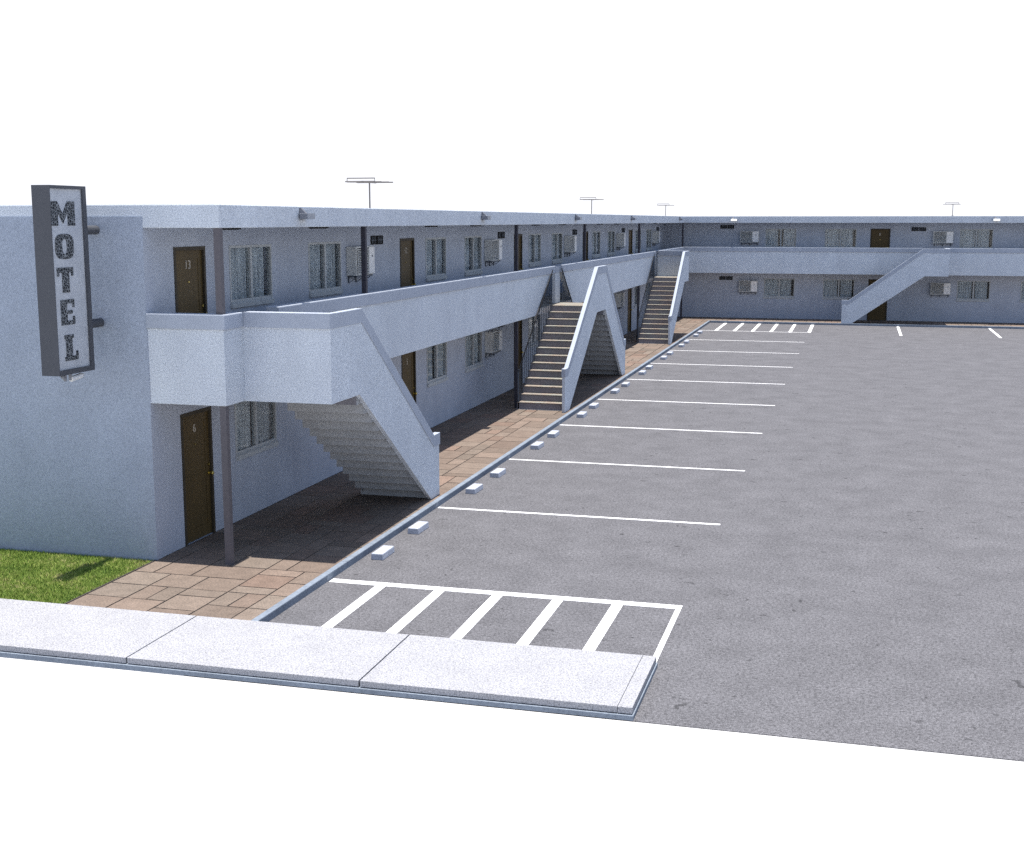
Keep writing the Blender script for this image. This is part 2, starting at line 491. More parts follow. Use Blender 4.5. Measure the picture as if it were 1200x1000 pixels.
# unit layout: (door s, window s list, ac s, vent s)
near_units, far_units = [], []
for k in range(5):
    o_ = 9.86 * k
    near_units.append(dict(door=0.82 + o_, wins=(2.58 + o_, 5.71 + o_), ac=7.55 + o_, vent=8.9 + o_))
for k in range(2):
    o_ = 9.48 * k
    far_units.append(dict(door=10.45 + o_, wins=(5.24 + o_, 8.22 + o_), ac=3.97 + o_, vent=2.94 + o_))
DW, DH, WW, WZ, WH = 0.96, 2.07, 1.56, 1.04, 1.02
def holes_for(units, smax):
    hs = []
    for u in units:
        for fz in (0.0, FZ):
            if u['door'] + DW < smax: hs.append((u['door'], u['door'] + DW, fz + 0.0, fz + DH))
            for w in u['wins']: hs.append((w, w + WW, fz + WZ, fz + WZ + WH))
    return hs
ww = wall_mb(TL, 0.15, 50.98, 0.001, 4.9, holes_for(near_units, 50)).build('facade_wall', M['stucco'], motel)
wf = wall_mb(TF, 0.0, 26.0, 0.001, 4.9, holes_for(far_units, 26)).build('facade_wall', M['stucco'], motel)
mb = MB(); mb.box((-8, -0.012, -0.3), (0.0, 0.15, 5.06)); ew = mb.build('end_wall', [M['stucco_end_shade'], M['stucco']], motel)
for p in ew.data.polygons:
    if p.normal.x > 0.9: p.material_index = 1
mb = MB()
mb.box((-8, 0.15, -0.3), (-7.85, 58, 4.9)); mb.box((-7.85, 57.85, -0.3), (26, 58, 4.9)); mb.box((25.85, 51.0, -0.3), (26, 57.85, 4.9))
mb.build('back_wall', M['stucco'], motel)
# room partitions and floors, seen dimly through the windows
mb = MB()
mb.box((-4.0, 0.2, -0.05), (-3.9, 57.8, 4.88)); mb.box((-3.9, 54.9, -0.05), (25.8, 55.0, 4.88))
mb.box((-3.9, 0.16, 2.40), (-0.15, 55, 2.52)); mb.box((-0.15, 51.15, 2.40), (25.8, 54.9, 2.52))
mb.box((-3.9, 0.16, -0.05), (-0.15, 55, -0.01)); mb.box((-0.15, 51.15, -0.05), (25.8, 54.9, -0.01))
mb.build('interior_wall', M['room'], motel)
# roof
L_poly = [(-8.02, 0.0), (1.21, 0.0), (1.21, 49.79), (26.02, 49.79), (26.02, 58.02), (-8.02, 58.02)]
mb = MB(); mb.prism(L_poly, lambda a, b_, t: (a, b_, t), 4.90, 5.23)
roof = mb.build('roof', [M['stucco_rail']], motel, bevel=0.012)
ins = [(-7.8, 0.25), (0.98, 0.25), (0.98, 50.0), (25.8, 50.0), (25.8, 57.8), (-7.8, 57.8)]
mb = MB(); mb.prism(ins, lambda a, b_, t: (a, b_, t), 5.215, 5.236)
mb.build('roof_felt', M['roofing'], roof)
# upper walkway slab
W_poly = [(0.0, 0.002), (1.219, 0.002), (1.219, 49.782), (26.0, 49.782), (26.0, 50.998), (0.0, 50.998)]
mb = MB()
n = len(W_poly)
mb.prism(W_poly, lambda a, b_, t: (a, b_, t), 2.37, 2.54)
me_o = mb.build('walkway_floor', [M['soffit'], M['tread']], motel)
for p in me_o.data.polygons:
    if p.normal.z > 0.9: p.material_index = 1

# parapet: outer face at d = 1.22, body z 2.36..3.46, cap to 3.68
PB0, PB1, PT = 2.36, 3.46, 3.68
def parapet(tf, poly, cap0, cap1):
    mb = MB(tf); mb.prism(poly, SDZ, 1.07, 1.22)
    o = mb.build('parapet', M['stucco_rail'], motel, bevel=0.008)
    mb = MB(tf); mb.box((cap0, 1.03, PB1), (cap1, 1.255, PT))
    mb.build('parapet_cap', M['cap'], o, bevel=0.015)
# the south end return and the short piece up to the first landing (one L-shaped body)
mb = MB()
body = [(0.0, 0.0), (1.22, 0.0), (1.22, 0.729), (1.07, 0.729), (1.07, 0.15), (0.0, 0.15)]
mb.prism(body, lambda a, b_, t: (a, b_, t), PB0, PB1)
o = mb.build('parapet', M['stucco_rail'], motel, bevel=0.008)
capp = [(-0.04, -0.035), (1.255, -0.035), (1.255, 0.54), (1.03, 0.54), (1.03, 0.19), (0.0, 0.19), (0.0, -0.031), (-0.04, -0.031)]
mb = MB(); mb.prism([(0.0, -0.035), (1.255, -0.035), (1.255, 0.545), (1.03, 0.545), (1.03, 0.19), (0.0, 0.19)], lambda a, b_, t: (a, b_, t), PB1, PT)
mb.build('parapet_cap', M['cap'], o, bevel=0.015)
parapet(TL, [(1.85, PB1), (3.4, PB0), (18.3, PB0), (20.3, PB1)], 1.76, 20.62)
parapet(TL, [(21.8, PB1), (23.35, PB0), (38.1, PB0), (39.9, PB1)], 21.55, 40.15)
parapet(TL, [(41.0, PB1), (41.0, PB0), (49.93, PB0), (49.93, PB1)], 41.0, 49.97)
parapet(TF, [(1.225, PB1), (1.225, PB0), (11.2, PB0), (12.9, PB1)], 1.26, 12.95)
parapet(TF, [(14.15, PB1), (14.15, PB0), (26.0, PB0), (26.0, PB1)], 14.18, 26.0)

# posts
for (x, y) in ((1.15, 0.07), (1.13, 5.68), (1.13, 16.58), (1.13, 25.38), (1.13, 36.3), (1.13, 49.86)):
    q = 0.048 if y < 1 else 0.042
    mb = MB(); mb.box((-q, -q, -0.01), (q, q, 4.898))
    p_ = mb.build('post', M['post' if y < 1 else 'post_shade'], motel, loc=(x, y, 0))

# ------------------------------------------------------------------ staircases
N_R = 14
def flight(tf, parent, L, Rz, d0=1.222, d1=2.53):
    """flight from landing edge L down to first riser Rz (signed direction)"""
    rise = FZ / N_R
    run = (Rz - L) / (N_R - 1)
    top, pts = [], []
    pts.append((Rz, 0.0))
    for k in range(1, N_R):
        s = Rz - run * (k - 1)
        pts.append((s, rise * k)); pts.append((Rz - run * k, rise * k))
    # at L, height rise*13
    up = list(pts)
    lo = []
    th = 0.17
    s = L
    lo.append((L, rise * (N_R - 1) - th - 0.0))
    for k in range(N_R - 2, 0, -1):
        s = Rz - run * k
        lo.append((s, rise * (k + 1) - th)) if False else None
        lo.append((s + 0 * run, rise * (k) - th + rise * 0.0))
        lo.append((Rz - run * k, rise * k - th))
    # build stepped underside: horizontal strips hung below each tread
    low = []
    for k in range(N_R - 1, 0, -1):
        a = Rz - run * k
        b_ = Rz - run * (k - 1)
        zz = rise * k - th
        low.append((a + 0.04 * (1 if run > 0 else -1), zz)); low.append((b_ + 0.04 * (1 if run > 0 else -1), zz))
    low = [(s_, z_) for s_, z_ in low if z_ > 0.0]
    poly = up + [(L, low[0][1])] + low[1:] + [(low[-1][0], 0.0)]
    mb = MB(tf)
    n = len(poly)
    side = []
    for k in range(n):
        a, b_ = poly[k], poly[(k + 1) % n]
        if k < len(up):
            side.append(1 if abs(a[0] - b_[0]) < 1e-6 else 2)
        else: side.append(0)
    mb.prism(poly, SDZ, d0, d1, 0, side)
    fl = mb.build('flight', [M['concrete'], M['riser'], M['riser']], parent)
    # tiled treads with a small nosing
    mb = MB(tf)
    sg = 1 if run > 0 else -1
    for k in range(1, N_R):
        a = Rz - run * (k - 1) + 0.025 * sg
        b_ = Rz - run * k
        mb.box((min(a, b_), d0 + 0.002, rise * k), (max(a, b_), d1 - 0.002, rise * k + 0.015))
    mb.build('tread', M['tread'], parent)

def side_wall(tf, parent, segs, name='side_wall', d0=2.53, d1=2.61):
    """outer wall; segs = polygon body, cap polyline"""
    body, capline = segs
    mb = MB(tf); mb.prism(body, SDZ, d0, d1)
    o = mb.build(name, M['stucco_rail'], parent, bevel=0.006)
    mb = MB(tf)
    up = capline
    lo = [(s, z - 0.22) for s, z in capline][::-1]
    mb.prism(up + lo, SDZ, d0 - 0.015, d1 + 0.015)
    mb.build('wall_cap', M['cap'], parent, bevel=0.006)

def railing(tf, parent, L, Rz, d=1.262):
    sg = 1 if Rz > L else -1
    mb = MB(tf)
    kink = Rz - 0.05 * sg
    zt = lambda s: 3.50 + (1.08 - 3.50) * (s - L) / (kink - L)
    rise = FZ / N_R; run = (Rz - L) / (N_R - 1)
    nb = 18
    for k in range(nb + 1):
        s = L + (kink - L) * k / nb
        step = math.floor((Rz - s) / run + 1e-6) + 1
        z0 = max(0.0, min(FZ, rise * step) - 0.10)
        mb.box((s - 0.008, d - 0.008, z0), (s + 0.008, d + 0.008, zt(s)), 0)
    a, b_ = (L - 0.1 * sg, kink + 0.06 * sg)
    hb = MB(tf); hb.prism([(a, zt(a) + 0.02), (b_, zt(b_) + 0.02), (b_, zt(b_) - 0.025), (a, zt(a) - 0.025)], SDZ, d - 0.010, d + 0.010)
    mb.box((kink + 0.03 * sg - 0.02, d - 0.02, 0.0), (kink + 0.03 * sg + 0.02, d + 0.02, zt(kink)))
    mb.build('railing', M['rail'], parent)
    hb.build('handrail', M['vent_dark'], parent)

def landing(tf, s0, s1, i0=0.0, i1=0.0, name='staircase'):
    mb = MB(tf)
    mb.box((s0 + i0, 1.2195, 2.37), (s1 - i1, 2.53, 2.52)); 
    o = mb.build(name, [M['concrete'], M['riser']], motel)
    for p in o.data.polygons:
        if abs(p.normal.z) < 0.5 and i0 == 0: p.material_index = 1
    mb = MB(tf); mb.box((s0 + i0 + 0.001, 1.2195, 2.52), (s1 - i1 - 0.001, 2.528, 2.545)); mb.build('landing_floor', M['tread'], o)
    return o
def cross_wall(tf, parent, s0, s1):
    """short wall closing one end of a landing"""
    mb = MB(tf); mb.box((s0, 1.221, PB0 + 0.001), (s1, 2.61, PB1)); mb.build('landing_wall', M['stucco_rail'], parent)
    c0, c1 = s0 - 0.035, s1 + 0.035
    mb = MB(tf); mb.box((c0, 1.256, PB1), (c1, 2.625, PT)); mb.build('wall_cap', M['cap'], parent)

def down_wall(L, Rz, far_end, far_closed):
    """profile of a landing + one flight; far_end = other end of landing"""
    sg = 1 if Rz > L else -1
    e = Rz + 0.2 * sg; k = Rz - 0.15 * sg; bt = Rz - 0.27 * sg
    zk = 1.16
    fe = far_end + (0.15 * sg if far_closed else 0)
    body = [(fe, PB0), (L - 0.05 * sg, PB0), (bt, 0.0), (e, 0.0), (e, zk - 0.1), (k, zk - 0.1), (L + 0.04 * sg, PT - 0.12), (fe, PT - 0.12)]
    capl = [(fe + 0.035 * sg, PT), (L + 0.06 * sg, PT), (k + 0.03 * sg, zk), (e + 0.02 * sg, zk)]
    return body, capl

# stair 1: next to the near end, flight descends away from the road
o = landing(TL, 0.58, 1.72, 0.15, 0)
flight(TL, o, 1.72, 5.30); side_wall(TL, o, down_wall(1.72, 5.30, 0.58, True)); cross_wall(TL, o, 0.58, 0.73); railing(TL, o, 1.80, 5.30)
tag(o, 'near staircase going down from the walkway end beside door 6')
# stair 2: A-shaped double stair in the middle
o = landing(TL, 20.15, 21.55)
flight(TL, o, 20.15, 16.30); flight(TL, o, 21.55, 24.80); railing(TL, o, 20.15, 16.30); railing(TL, o, 21.55, 24.80)
body = [(20.2, PB0), (16.57, 0.0), (16.0, 0.0), (16.0, 1.06), (16.35, 1.06), (20.25, PT - 0.12), (21.5, PT - 0.12), (24.75, 1.06), (25.02, 1.06), (25.02, 0.0), (24.5, 0.0), (21.5, PB0)]
capl = [(15.98, 1.16), (16.30, 1.16), (20.22, PT), (21.55, PT), (24.72, 1.16), (25.04, 1.16)]
side_wall(TL, o, (body, capl))
tag(o, 'A-shaped double staircase in the middle of the long wing')
mb = MB(TL); mb.box((20.98, 1.06, 2.546), (21.62, 1.17, PB1)); pr = mb.build('parapet', M['stucco_rail'], motel, bevel=0.006)
mb = MB(TL); mb.box((20.95, 1.045, PB1), (21.545, 1.185, 3.655)); mb.build('parapet_cap', M['cap'], pr)
# stair 3: near the inner corner, climbs away from the road
o = landing(TL, 39.6, 41.0, 0, 0.15)
flight(TL, o, 39.6, 35.65); side_wall(TL, o, down_wall(39.6, 35.65, 41.0, True)); cross_wall(TL, o, 40.85, 41.0); railing(TL, o, 39.6, 35.65)
tag(o, 'farthest staircase of the long wing, climbing towards the inner corner')
# stair 4: on the far wing, descends to the left
o = landing(TF, 12.98, 14.12, 0, 0.15)
flight(TF, o, 12.98, 9.42); side_wall(TF, o, down_wall(12.98, 9.42, 14.12, True)); cross_wall(TF, o, 13.97, 14.12); railing(TF, o, 12.98, 9.42)
tag(o, 'staircase on the far wing going down to the left in front of a door')

# ------------------------------------------------------------------ doors, windows, vents (local: x right, -y outwards, z up)
NROT = R(90)
def put(o, wing, s, d, z):
    if wing == 'near':
        o.location = (d, s, z); o.rotation_euler = (0, 0, NROT)
    else:
        o.location = (s, 51.0 - d, z); o.rotation_euler = (0, 0, 0)

def text_mesh(txt, size, depth=0.004):
    cu = bpy.data.curves.new('digits', 'FONT')
    cu.body = txt; cu.size = size; cu.extrude = depth; cu.align_x = 'CENTER'; cu.offset = -0.001
    ob = bpy.data.objects.new('digits', cu)
    col.objects.link(ob)
    dg = bpy.context.evaluated_depsgraph_get()
    me = bpy.data.meshes.new_from_object(ob.evaluated_get(dg))
    bpy.data.objects.remove(ob); bpy.data.curves.remove(cu)
    me.materials.clear(); me.materials.append(M['number'])
    return me

# door prototype
def door_leaf_mesh():
    mb = MB()
    mb.box((0.055, 0.035, 0.012), (DW - 0.055, 0.075, DH - 0.055))
    # stiles and rails standing proud of two sunk panels
    x0, x1 = 0.055, DW - 0.055
    for (a, c) in ((x0, x0 + 0.12), (x1 - 0.12, x1)):
        mb.box((a, 0.028, 0.012), (c, 0.035, DH - 0.055))
    for (a, c) in ((0.012, 0.20), (0.93, 1.05), (DH - 0.055 - 0.13, DH - 0.055)):
        mb.box((x0 + 0.12, 0.028, a), (x1 - 0.12, 0.035, c))
    return mb.mesh('door', M['door'])
leaf_me = door_leaf_mesh()
mb = MB()
mb.box((0.0, -0.012, 0.0), (0.055, 0.09, DH)); mb.box((DW - 0.055, -0.012, 0.0), (DW, 0.09, DH)); mb.box((0.055, -0.012, DH - 0.055), (DW - 0.055, 0.09, DH))
frame_me = mb.mesh('door_frame', M['door_frame'])
mb = MB()
mb.tube((0.87, 0.03, 1.0), (0.87, -0.02, 1.0), 0.018, 10); 
for (ya, ra, yb, rb) in ((-0.015, 0.018, -0.03, 0.034), (-0.03, 0.034, -0.05, 0.034), (-0.05, 0.034, -0.062, 0.018)):
    mb.tube((0.87, ya, 1.0), (0.87, yb, 1.0), ra, 12, 0, rb)
mb.tube((0.87, 0.022, 1.0), (0.87, 0.016, 1.0), 0.034, 12)
knob_me = mb.mesh('handle', M['brass'])
mb = MB(); mb.tube((0.87, 0.028, 1.14), (0.87, 0.008, 1.14), 0.022, 10)
lock_me = mb.mesh('lock', M['brass'])
mb = MB(); mb.tube((0.48, 0.035, 1.53), (0.48, 0.024, 1.53), 0.013, 8)
peep_me = mb.mesh('peephole', M['brass'])
def make_door(wing, s, z, num):
    o = bpy.data.objects.new('door', leaf_me); col.objects.link(o); o.parent = motel
    put(o, wing, s, 0, z)
    tag(o, 'brown panelled door numbered %s' % num)
    for nm, me_ in (('door_frame', frame_me), ('handle', knob_me), ('lock', lock_me), ('peephole', peep_me)):
        c = bpy.data.objects.new(nm, me_); col.objects.link(c); c.parent = o
    t = bpy.data.objects.new('door_number', text_mesh(str(num), 0.19)); col.objects.link(t); t.parent = o
    t.rotation_euler = (R(90), 0, 0); t.location = (0.47, 0.031, 1.73)

# window prototype
mb = MB()
fw = 0.042
mb.box((0, -0.012, 0.10), (fw, 0.07, WH)); mb.box((WW - fw, -0.012, 0.10), (WW, 0.07, WH))
mb.box((fw, -0.012, WH - fw), (WW - fw, 0.07, WH)); mb.box((fw, 0.0, 0.10), (WW - fw, 0.07, 0.10 + fw * 0.8))
mb.box((WW / 2 - 0.035, -0.008, 0.14), (WW / 2 + 0.035, 0.07, WH - fw))
win_me = mb.mesh('window', M['win_frame'])
mb = MB(); mb.prism([(-0.045, 0.0), (0.139, 0.0), (0.139, 0.10), (0.0, 0.10), (-0.045, 0.065)], lambda a, b_, t: (t, a, b_), 0.001, WW - 0.001)
sill_me = mb.mesh('sill', M['win_frame'])
panes = []
for (a, c) in ((fw, WW / 2 - 0.035), (WW / 2 + 0.035, WW - fw)):
    mb = MB(); mb.box((a, 0.030, 0.14), (c, 0.034, WH - fw)); panes.append(mb.mesh('pane', M['glass']))
def curtain_mesh(a, c, seed):
    rnd2 = random.Random(seed)
    v, f = [], []
    nx, nz = 48, 6
    ph = rnd2.uniform(0, 6)
    for i in range(nx + 1):
        t = i / nx
        for j in range(nz + 1):
            q = j / nz
            amp = 0.020 + 0.006 * (1 - q)
            yy = 0.085 + amp * math.sin(t * 2 * math.pi * 7 + ph + 0.7 * math.sin(3 * q + ph) + 1.6 * math.sin(5 * t))
            v.append((a + (c - a) * t, yy, 0.12 + (WH - 0.13) * q))
    for i in range(nx):
        for j in range(nz):
            k = i * (nz + 1) + j
            f.append((k, k + nz + 1, k + nz + 2, k + 1))
    me_ = bpy.data.meshes.new('curtain'); me_.from_pydata(v, [], f); me_.materials.append(M['curtain'])
    for p in me_.polygons: p.use_smooth = True
    return me_
curt = [[curtain_mesh(0.02, w0, 10 * k + 1), curtain_mesh(a1, w1, 10 * k + 2)] for k, (w0, a1, w1) in enumerate(((0.70, 0.86, 1.42), (0.64, 0.90, 1.50), (0.73, 0.83, 1.38)))]
wcount = 0
def make_window(wing, s, z):
    global wcount
    o = bpy.data.objects.new('window', win_me); col.objects.link(o); o.parent = motel
    put(o, wing, s, 0, z)
    for nm, me_ in [('sill', sill_me), ('pane', panes[0]), ('pane', panes[1]), ('curtain', curt[wcount % 3][0]), ('curtain', curt[wcount % 3][1])]:
        c = bpy.data.objects.new(nm, me_); col.objects.link(c); c.parent = o
    wcount += 1

# pierced block vent
mb = MB()
for x0 in (0.0, 0.36):
    w, h = 0.33, 0.185
    mb.box((x0, -0.002, 0), (x0 + w, -0.004 - 0.002, h), 1)
    for (a, c, p, q) in ((0, 0.02, 0, h), (w - 0.02, w, 0, h), (0.02, w - 0.02, 0, 0.018), (0.02, w - 0.02, h - 0.018, h)):
        mb.box((x0 + a, -0.022, p), (x0 + c, -0.006, q), 1)
    for k in range(1, 4):
        mb.box((x0 + w * k / 4 - 0.008, -0.016, 0.02), (x0 + w * k / 4 + 0.008, -0.006, h - 0.02), 0)
    mb.box((x0 + 0.02, -0.014, h / 2 - 0.007), (x0 + w - 0.02, -0.006, h / 2 + 0.007), 0)
vent_me = mb.mesh('vent', [M['rail'], M['vent_dark']])
def make_vent(wing, s, z):
    o = bpy.data.objects.new('vent', vent_me); col.objects.link(o); o.parent = motel
    put(o, wing, s, 0, z)

# ------------------------------------------------------------------ air conditioners
def make_ac_proto():
    root = empty('air_conditioner')
    W, H, D = 0.95, 0.58, 0.22
    mb = MB(); mb.box((0, -D, 0), (W, -0.002, H)); body = mb.build('body', M['ac_body'], root, bevel=0.012)
    mb = MB()
    gx = 0.62
    mb.box((0.03, -D - 0.006, 0.03), (gx, -D - 0.001, H - 0.03), 1)
    for k in range(15):
        z = 0.045 + k * (H - 0.09) / 14.5
        mb.prism([(-D - 0.004, z), (-D - 0.028, z - 0.006), (-D - 0.028, z + 0.004), (-D - 0.004, z + 0.014)], lambda a, b_, t: (t, a, b_), 0.03, gx)
    for xx in (0.03, gx - 0.012): mb.box((xx, -D - 0.03, 0.025), (xx + 0.012, -D - 0.001, H - 0.025))
    mb.build('grille', [M['ac_body'], M['vent_dark']], root)
    mb = MB(); mb.box((gx + 0.015, -D - 0.03, 0.02), (W - 0.015, -D - 0.001, H - 0.02))
    pn = mb.build('front_panel', M['ac_panel'], root, bevel=0.008)
    mb = MB()
    for q in (0.38,): mb.tube((gx + 0.17, -D - 0.029, q), (gx + 0.17, -D - 0.045, q), 0.018, 10)
    mb.build('dial', M['lamp_grey'], pn)
    mb = MB()
    for xx in (0.08, W / 2, W - 0.08):
        mb.box((xx - 0.012, -D + 0.01, -0.032), (xx + 0.012, -0.002, -0.002))
        mb.box((xx - 0.012, -0.022, -0.15), (xx + 0.012, -0.002, -0.032))
        mb.prism([(-D + 0.03, -0.032), (-D + 0.055, -0.032), (-0.022, -0.14), (-0.022, -0.15)], lambda a, b_, t: (t, a, b_), xx - 0.008, xx + 0.008)
    mb.box((0.04, -D + 0.012, -0.036), (W - 0.04, -D + 0.032, -0.004))
    mb.build('bracket', M['rail'], root)
    return root
ac_proto = make_ac_proto(); ac_used = False
def make_ac(wing, s, z, label):
    global ac_used
    o = ac_proto if not ac_used else copy_tree(ac_proto)
    ac_used = True
    put(o, wing, s, 0.0, z)
    tag(o, label, 'air conditioner', 'air conditioners on the walls')

for k, u in enumerate(near_units):
    for fl, fz, nm in ((0, 0.0, 6 - k), (1, FZ, 13 - k)):
        make_door('near', u['door'], fz, nm)
        for w in u['wins']: make_window('near', w, fz + WZ)
        make_vent('near', u['vent'], fz + 1.965)
        if fl == 1:
            where = ['nearest the sign, half behind a post', 'right of the second pair of windows', 'above the A-shaped staircase', 'next to the last upstairs door', 'last before the inner corner'][k]
            make_ac('near', u['ac'], fz + 1.37, 'boxy air conditioner on the long wing upstairs, ' + where)
        elif k in (1, 2, 3):
            make_ac('near', u['ac'], fz + 1.37, 'boxy air conditioner on the long wing downstairs, ' + ('before the A-shaped staircase' if k == 1 else 'seen through the A-shaped staircase' if k == 2 else 'just behind the A-shaped staircase'))
for k, u in enumerate(far_units):
    for fl, fz, nm in ((0, 0.0, 1 - k), (1, FZ, 8 - k)):
        if nm > 0 and u['door'] + DW < 26: make_door('far', u['door'], fz, nm)
        elif nm == 0: make_door('far', u['door'], fz, 14)
        for w in u['wins']: make_window('far', w, fz + WZ)
        if fl or k == 0: make_vent('far', u['vent'], fz + (1.96 if k else 2.06) - (0.1 if fl == 0 else 0))
        make_ac('far', u['ac'], fz + 1.36, 'air conditioner on the far wing %s, %s' % ('upstairs' if fl else 'downstairs', ['left of the staircase near the corner', 'right of the brown door, above the stair landing'][k] if fl else ['near the inner corner', 'below the stair landing'][k]))

# soffit vents under the roof edge
mb = MB(); mb.box((-0.05, -0.32, -0.022), (0.05, 0.32, 0.0), 0)
for k in range(8): mb.box((-0.04, -0.30 + k * 0.08, -0.03), (0.04, -0.285 + k * 0.08, -0.022), 0)
sv_me = mb.mesh('soffit_vent', M['vent_dark'])
for y in (0.80, 4.1, 10.15, 13.5, 19.5, 22.9, 29.0, 32.3, 38.4, 41.7):
    o = bpy.data.objects.new('soffit_vent', sv_me); col.objects.link(o); o.parent = motel; o.location = (0.93, y, 4.898)

# ------------------------------------------------------------------ floodlights on the roof edge (local: -y outwards)
def make_flood():
    root = empty('floodlight')
    mb = MB(); mb.box((-0.15, -0.155, -0.05), (0.15, -0.02, 0.045)); mb.build('lamp_head', M['lamp_grey'], root, bevel=0.006)
    mb = MB(); mb.box((-0.148, -0.162, -0.050), (0.148, -0.1552, 0.044)); mb.build('lens', M['lens'], root)
    mb = MB()
    mb.box((-0.10, -0.02, -0.06), (-0.02, -0.002, 0.13))
    mb.prism([(-0.02, 0.125), (-0.02, 0.0452), (-0.11, 0.0452)], lambda a, b_, t: (t, a, b_), -0.09, -0.07)
    mb.prism([(-0.02, 0.125), (-0.02, 0.0452), (-0.11, 0.0452)], lambda a, b_, t: (t, a, b_), -0.05, -0.03)
    mb.build('mounting_plate', M['lamp_grey'], root)
    return root
fproto = make_flood()
fl_near = (2.80, 13.15, 23.6, 33.9, 47.9)
for k, y in enumerate(fl_near):
    o = fproto if k == 0 else copy_tree(fproto)
    put(o, 'near', y, 1.215, 5.075)
    tag(o, '%s roof-edge floodlight of the long wing, counted from the sign' % ORD[k], 'floodlight', 'floodlights along the roof edge')
for k, x in enumerate((3.74, 16.27)):
    o = copy_tree(fproto); put(o, 'far', x, 1.215, 5.05)
    for c in o.children:
        if c.name.startswith('lens'):
            c.data = c.data.copy(); c.data.materials[0] = M['lens_lit']
    tag(o, 'bright floodlight on the far wing roof edge, ' + ('nearer the inner corner' if k == 0 else 'at the right above a window'), 'floodlight', 'floodlights along the roof edge')

# ------------------------------------------------------------------ roof antennas
def make_antenna():
    root = empty('roof_antenna')
    mb = MB(); mb.tube((0, 0, -0.0), (0, 0, 0.62), 0.018, 8); mb.tube((0, 0, 0), (0, 0, 0.03), 0.06, 10)
    mb.build('mast', M['metal'], root)
    mb = MB(); mb.tube((0, -0.42, 0.60), (0, 0.38, 0.60), 0.020, 6); mb.build('boom', M['metal'], root)
    for (yy, w, xo) in ((-0.38, 0.33, -0.08), (-0.12, 0.36, -0.04), (0.12, 0.38, 0.02), (0.34, 0.42, 0.0)):
        mb = MB(); mb.tube((xo - w, yy, 0.605), (xo + w, yy, 0.605), 0.016, 6); mb.build('element', M['metal'], root)
    mb = MB()
    for z_ in (0.60, 0.68): mb.tube((-0.42, -0.25, z_), (0.22, -0.25, z_), 0.013, 6)
    mb.tube((-0.42, -0.25, 0.60), (-0.42, -0.25, 0.68), 0.008, 6); mb.tube((0.22, -0.25, 0.60), (0.22, -0.25, 0.68), 0.008, 6)
    mb.build('dipole', M['metal'], root)
    return root
ap = make_antenna()
for k, (x, y) in enumerate(((-0.47, 10.1), (-0.45, 34.2), (-0.35, 53.8), (14.45, 53.0))):
    o = ap if k == 0 else copy_tree(ap)
    o.location = (x, y, 5.235)
    if k == 3: o.rotation_euler = (0, 0, R(8))
    tag(o, ['large-looking T-shaped aerial on the roof nearest the sign', 'thin T-shaped aerial on the roof above the A-shaped staircase', 'small T-shaped aerial on the roof near the inner corner', 'small T-shaped aerial on the far wing roof at the right'][k], 'antenna', 'aerials on the roof')

# ------------------------------------------------------------------ wheel stops
for i in range(18):
    k, j = divmod(i, 2)
    y0 = 1.13 + 4.87 * k + (1.64 if j else 0)
    mb = MB()
    mb.prism([(-0.10, 0), (0.10, 0), (0.09, 0.10), (-0.09, 0.10)], lambda a, b_, t: (a, t, b_), -0.26, 0.26)
    if i == 0:
        o = mb.build('wheel_stop', M['stop'], bevel=0.012); ws = o
    else:
        o = ws.copy(); col.objects.link(o)
    o.location = (3.07 + random.uniform(-0.02, 0.02), y0 + 0.26 + random.uniform(-0.04, 0.04), AZ)
    o.rotation_euler = (0, 0, random.uniform(-0.02, 0.02))
    tag(o, '%s pale concrete wheel stop along the kerb, counted from the sidewalk' % ORD[i], 'wheel stop', 'wheel stops along the kerb')

# ------------------------------------------------------------------ the blade sign
sign = empty('motel_sign', (-0.785, 0.0, 0.0))
tag(sign, 'tall narrow grey box sign reading MOTEL downwards, on the end wall', 'sign')
X0, X1, Y0, Y1, Z0, Z1 = -0.14, 0.14, -1.235, -0.385, 2.88, 5.48
mb = MB()
mb.box((X0, Y0, Z0), (X1 - 0.05, Y1, Z1))
bw = 0.05
mb.box((X1 - 0.05, Y0, Z0), (X1, Y0 + 0.012, Z1)); mb.box((X1 - 0.05, Y1 - 0.08, Z0), (X1, Y1, Z1))
mb.box((X1 - 0.05, Y0 + 0.012, Z0), (X1, Y1 - 0.08, Z0 + 0.07)); mb.box((X1 - 0.05, Y0 + 0.012, Z1 - 0.045), (X1, Y1 - 0.08, Z1))
mb.build('sign_box', M['sign_frame'], sign)
mb = MB(); mb.box((X1 - 0.05, Y0 + 0.012, Z0 + 0.07), (X1 - 0.03, Y1 - 0.08, Z1 - 0.045)); face = mb.build('sign_face', M['sign_face'], sign)
mb = MB(); mb.box((X0 - 0.006, Y0 + 0.05, Z0 + 0.07), (X0 - 0.001, Y1 - 0.05, Z1 - 0.05)); mb.build('sign_face', M['sign_face'], sign)
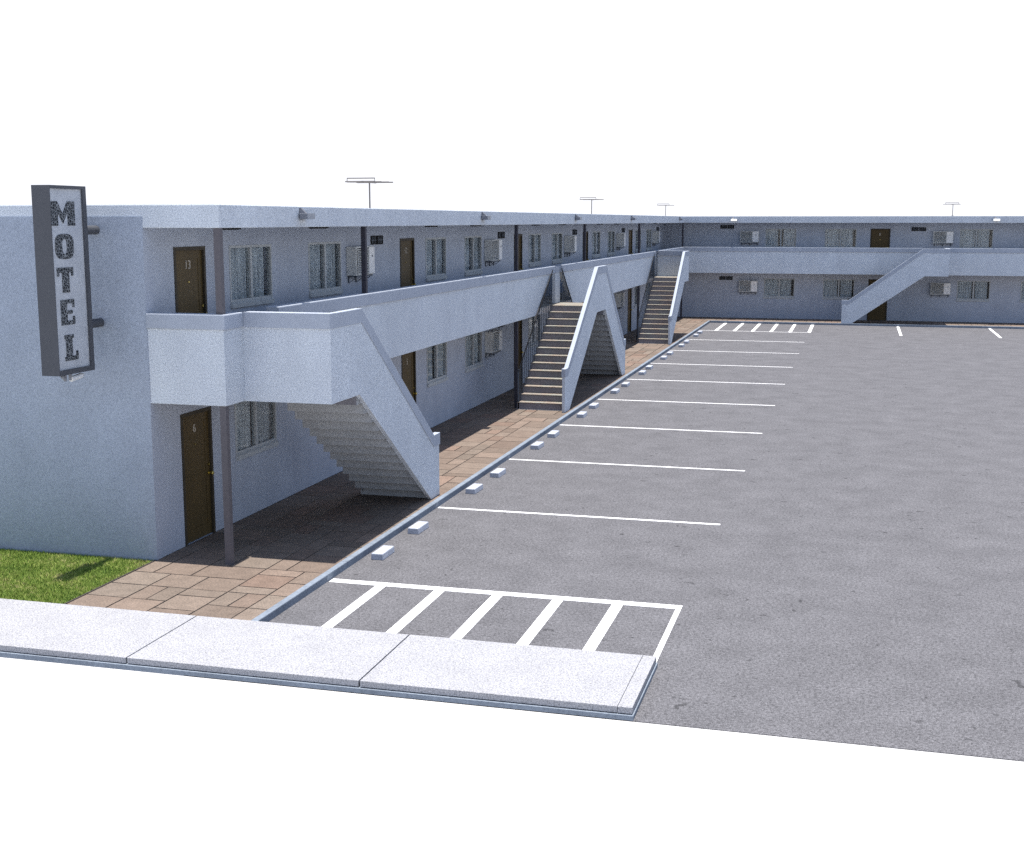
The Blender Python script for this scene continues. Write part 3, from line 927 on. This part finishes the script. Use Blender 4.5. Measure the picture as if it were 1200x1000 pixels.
def glyph(ch, w, h, st):
    """slab letters as lists of polygons in a w x h box"""
    s = st; P = []
    rect = lambda a, b_, c, d: [(a, b_), (c, b_), (c, d), (a, d)]
    sf = 0.18 * h
    if ch == 'M':
        P += [rect(0, 0, w * .30, h), rect(w * .70, 0, w, h)]
        P += [[(w * .30, h), (w * .30, h * .55), (w * .5, h * .08), (w * .5, h * .48)], [(w * .70, h), (w * .5, h * .48), (w * .5, h * .08), (w * .70, h * .55)]]
    elif ch == 'O':
        n = 20
        for k in range(n):
            t0, t1 = 2 * math.pi * k / n, 2 * math.pi * (k + 1) / n
            o_ = lambda t: (w / 2 + w / 2 * math.copysign(abs(math.cos(t)) ** 0.62, math.cos(t)), h / 2 + h / 2 * math.copysign(abs(math.sin(t)) ** 0.62, math.sin(t)))
            n_ = lambda t: (w / 2 + w * .13 * math.copysign(abs(math.cos(t)) ** 0.7, math.cos(t)), h / 2 + h * .30 * math.copysign(abs(math.sin(t)) ** 0.7, math.sin(t)))
            P.append([n_(t0), o_(t0), o_(t1), n_(t1)])
    elif ch == 'T':
        P += [rect(0, h * .80, w, h), rect(w * .30, 0, w * .74, h * .80), rect(0, h * .66, w * .13, h * .80), rect(w * .87, h * .66, w, h * .80)]
    elif ch == 'E':
        P += [rect(0, 0, w * .45, h), rect(w * .45, h * .84, w, h), rect(w * .45, 0, w, h * .16), rect(w * .45, h * .43, w * .85, h * .57), rect(w * .85, h * .68, w, h * .84), rect(w * .85, h * .16, w, h * .32)]
    elif ch == 'L':
        P += [rect(w * .10, h * .16, w * .58, h * .86), rect(0, h * .86, w * .70, h), rect(0, 0, w, h * .16), rect(w * .84, h * .16, w, h * .34)]
    return P
for ch, zc, hh, w_, yc in (('M', 5.10, 0.33, 0.565, -0.925), ('O', 4.65, 0.345, 0.43, -0.92), ('T', 4.19, 0.345, 0.375, -0.94), ('E', 3.745, 0.35, 0.32, -0.925), ('L', 3.25, 0.36, 0.31, -0.885)):
    mb = MB()
    for poly in glyph(ch, w_, hh, 0.1):
        mb.prism([(yc - w_ / 2 + a, zc - hh / 2 + b_) for a, b_ in poly], lambda a, b_, t: (t, a, b_), X1 - 0.0298, X1 - 0.022)
    mb.build('letter', M['letter'], face)
for z_ in (4.87, 3.53):
    mb = MB(); mb.tube((0.03, Y1 - 0.002, z_), (0.03, -0.012, z_), 0.065, 16)
    mb.build('bracket', M['sign_frame'], sign)
# lamp hanging below the sign
mb = MB()
for yy in (-0.98, -0.86): mb.tube((0.05, yy, Z0), (0.05, yy, Z0 - 0.10), 0.022, 8)
mb.tube((0.05, -1.06, Z0 - 0.02), (0.05, -0.98, Z0 - 0.08), 0.022, 8)
lm = mb.build('lamp_arm', M['lamp_grey'], sign)
mb = MB(); mb.tube((0.06, -0.86, Z0 - 0.085), (0.06, -0.62, Z0 - 0.060), 0.038, 12); mb.tube((0.06, -0.62, Z0 - 0.060), (0.06, -0.56, Z0 - 0.052), 0.038, 12, 0, 0.02)
mb.build('lamp', M['lamp_white'], sign)
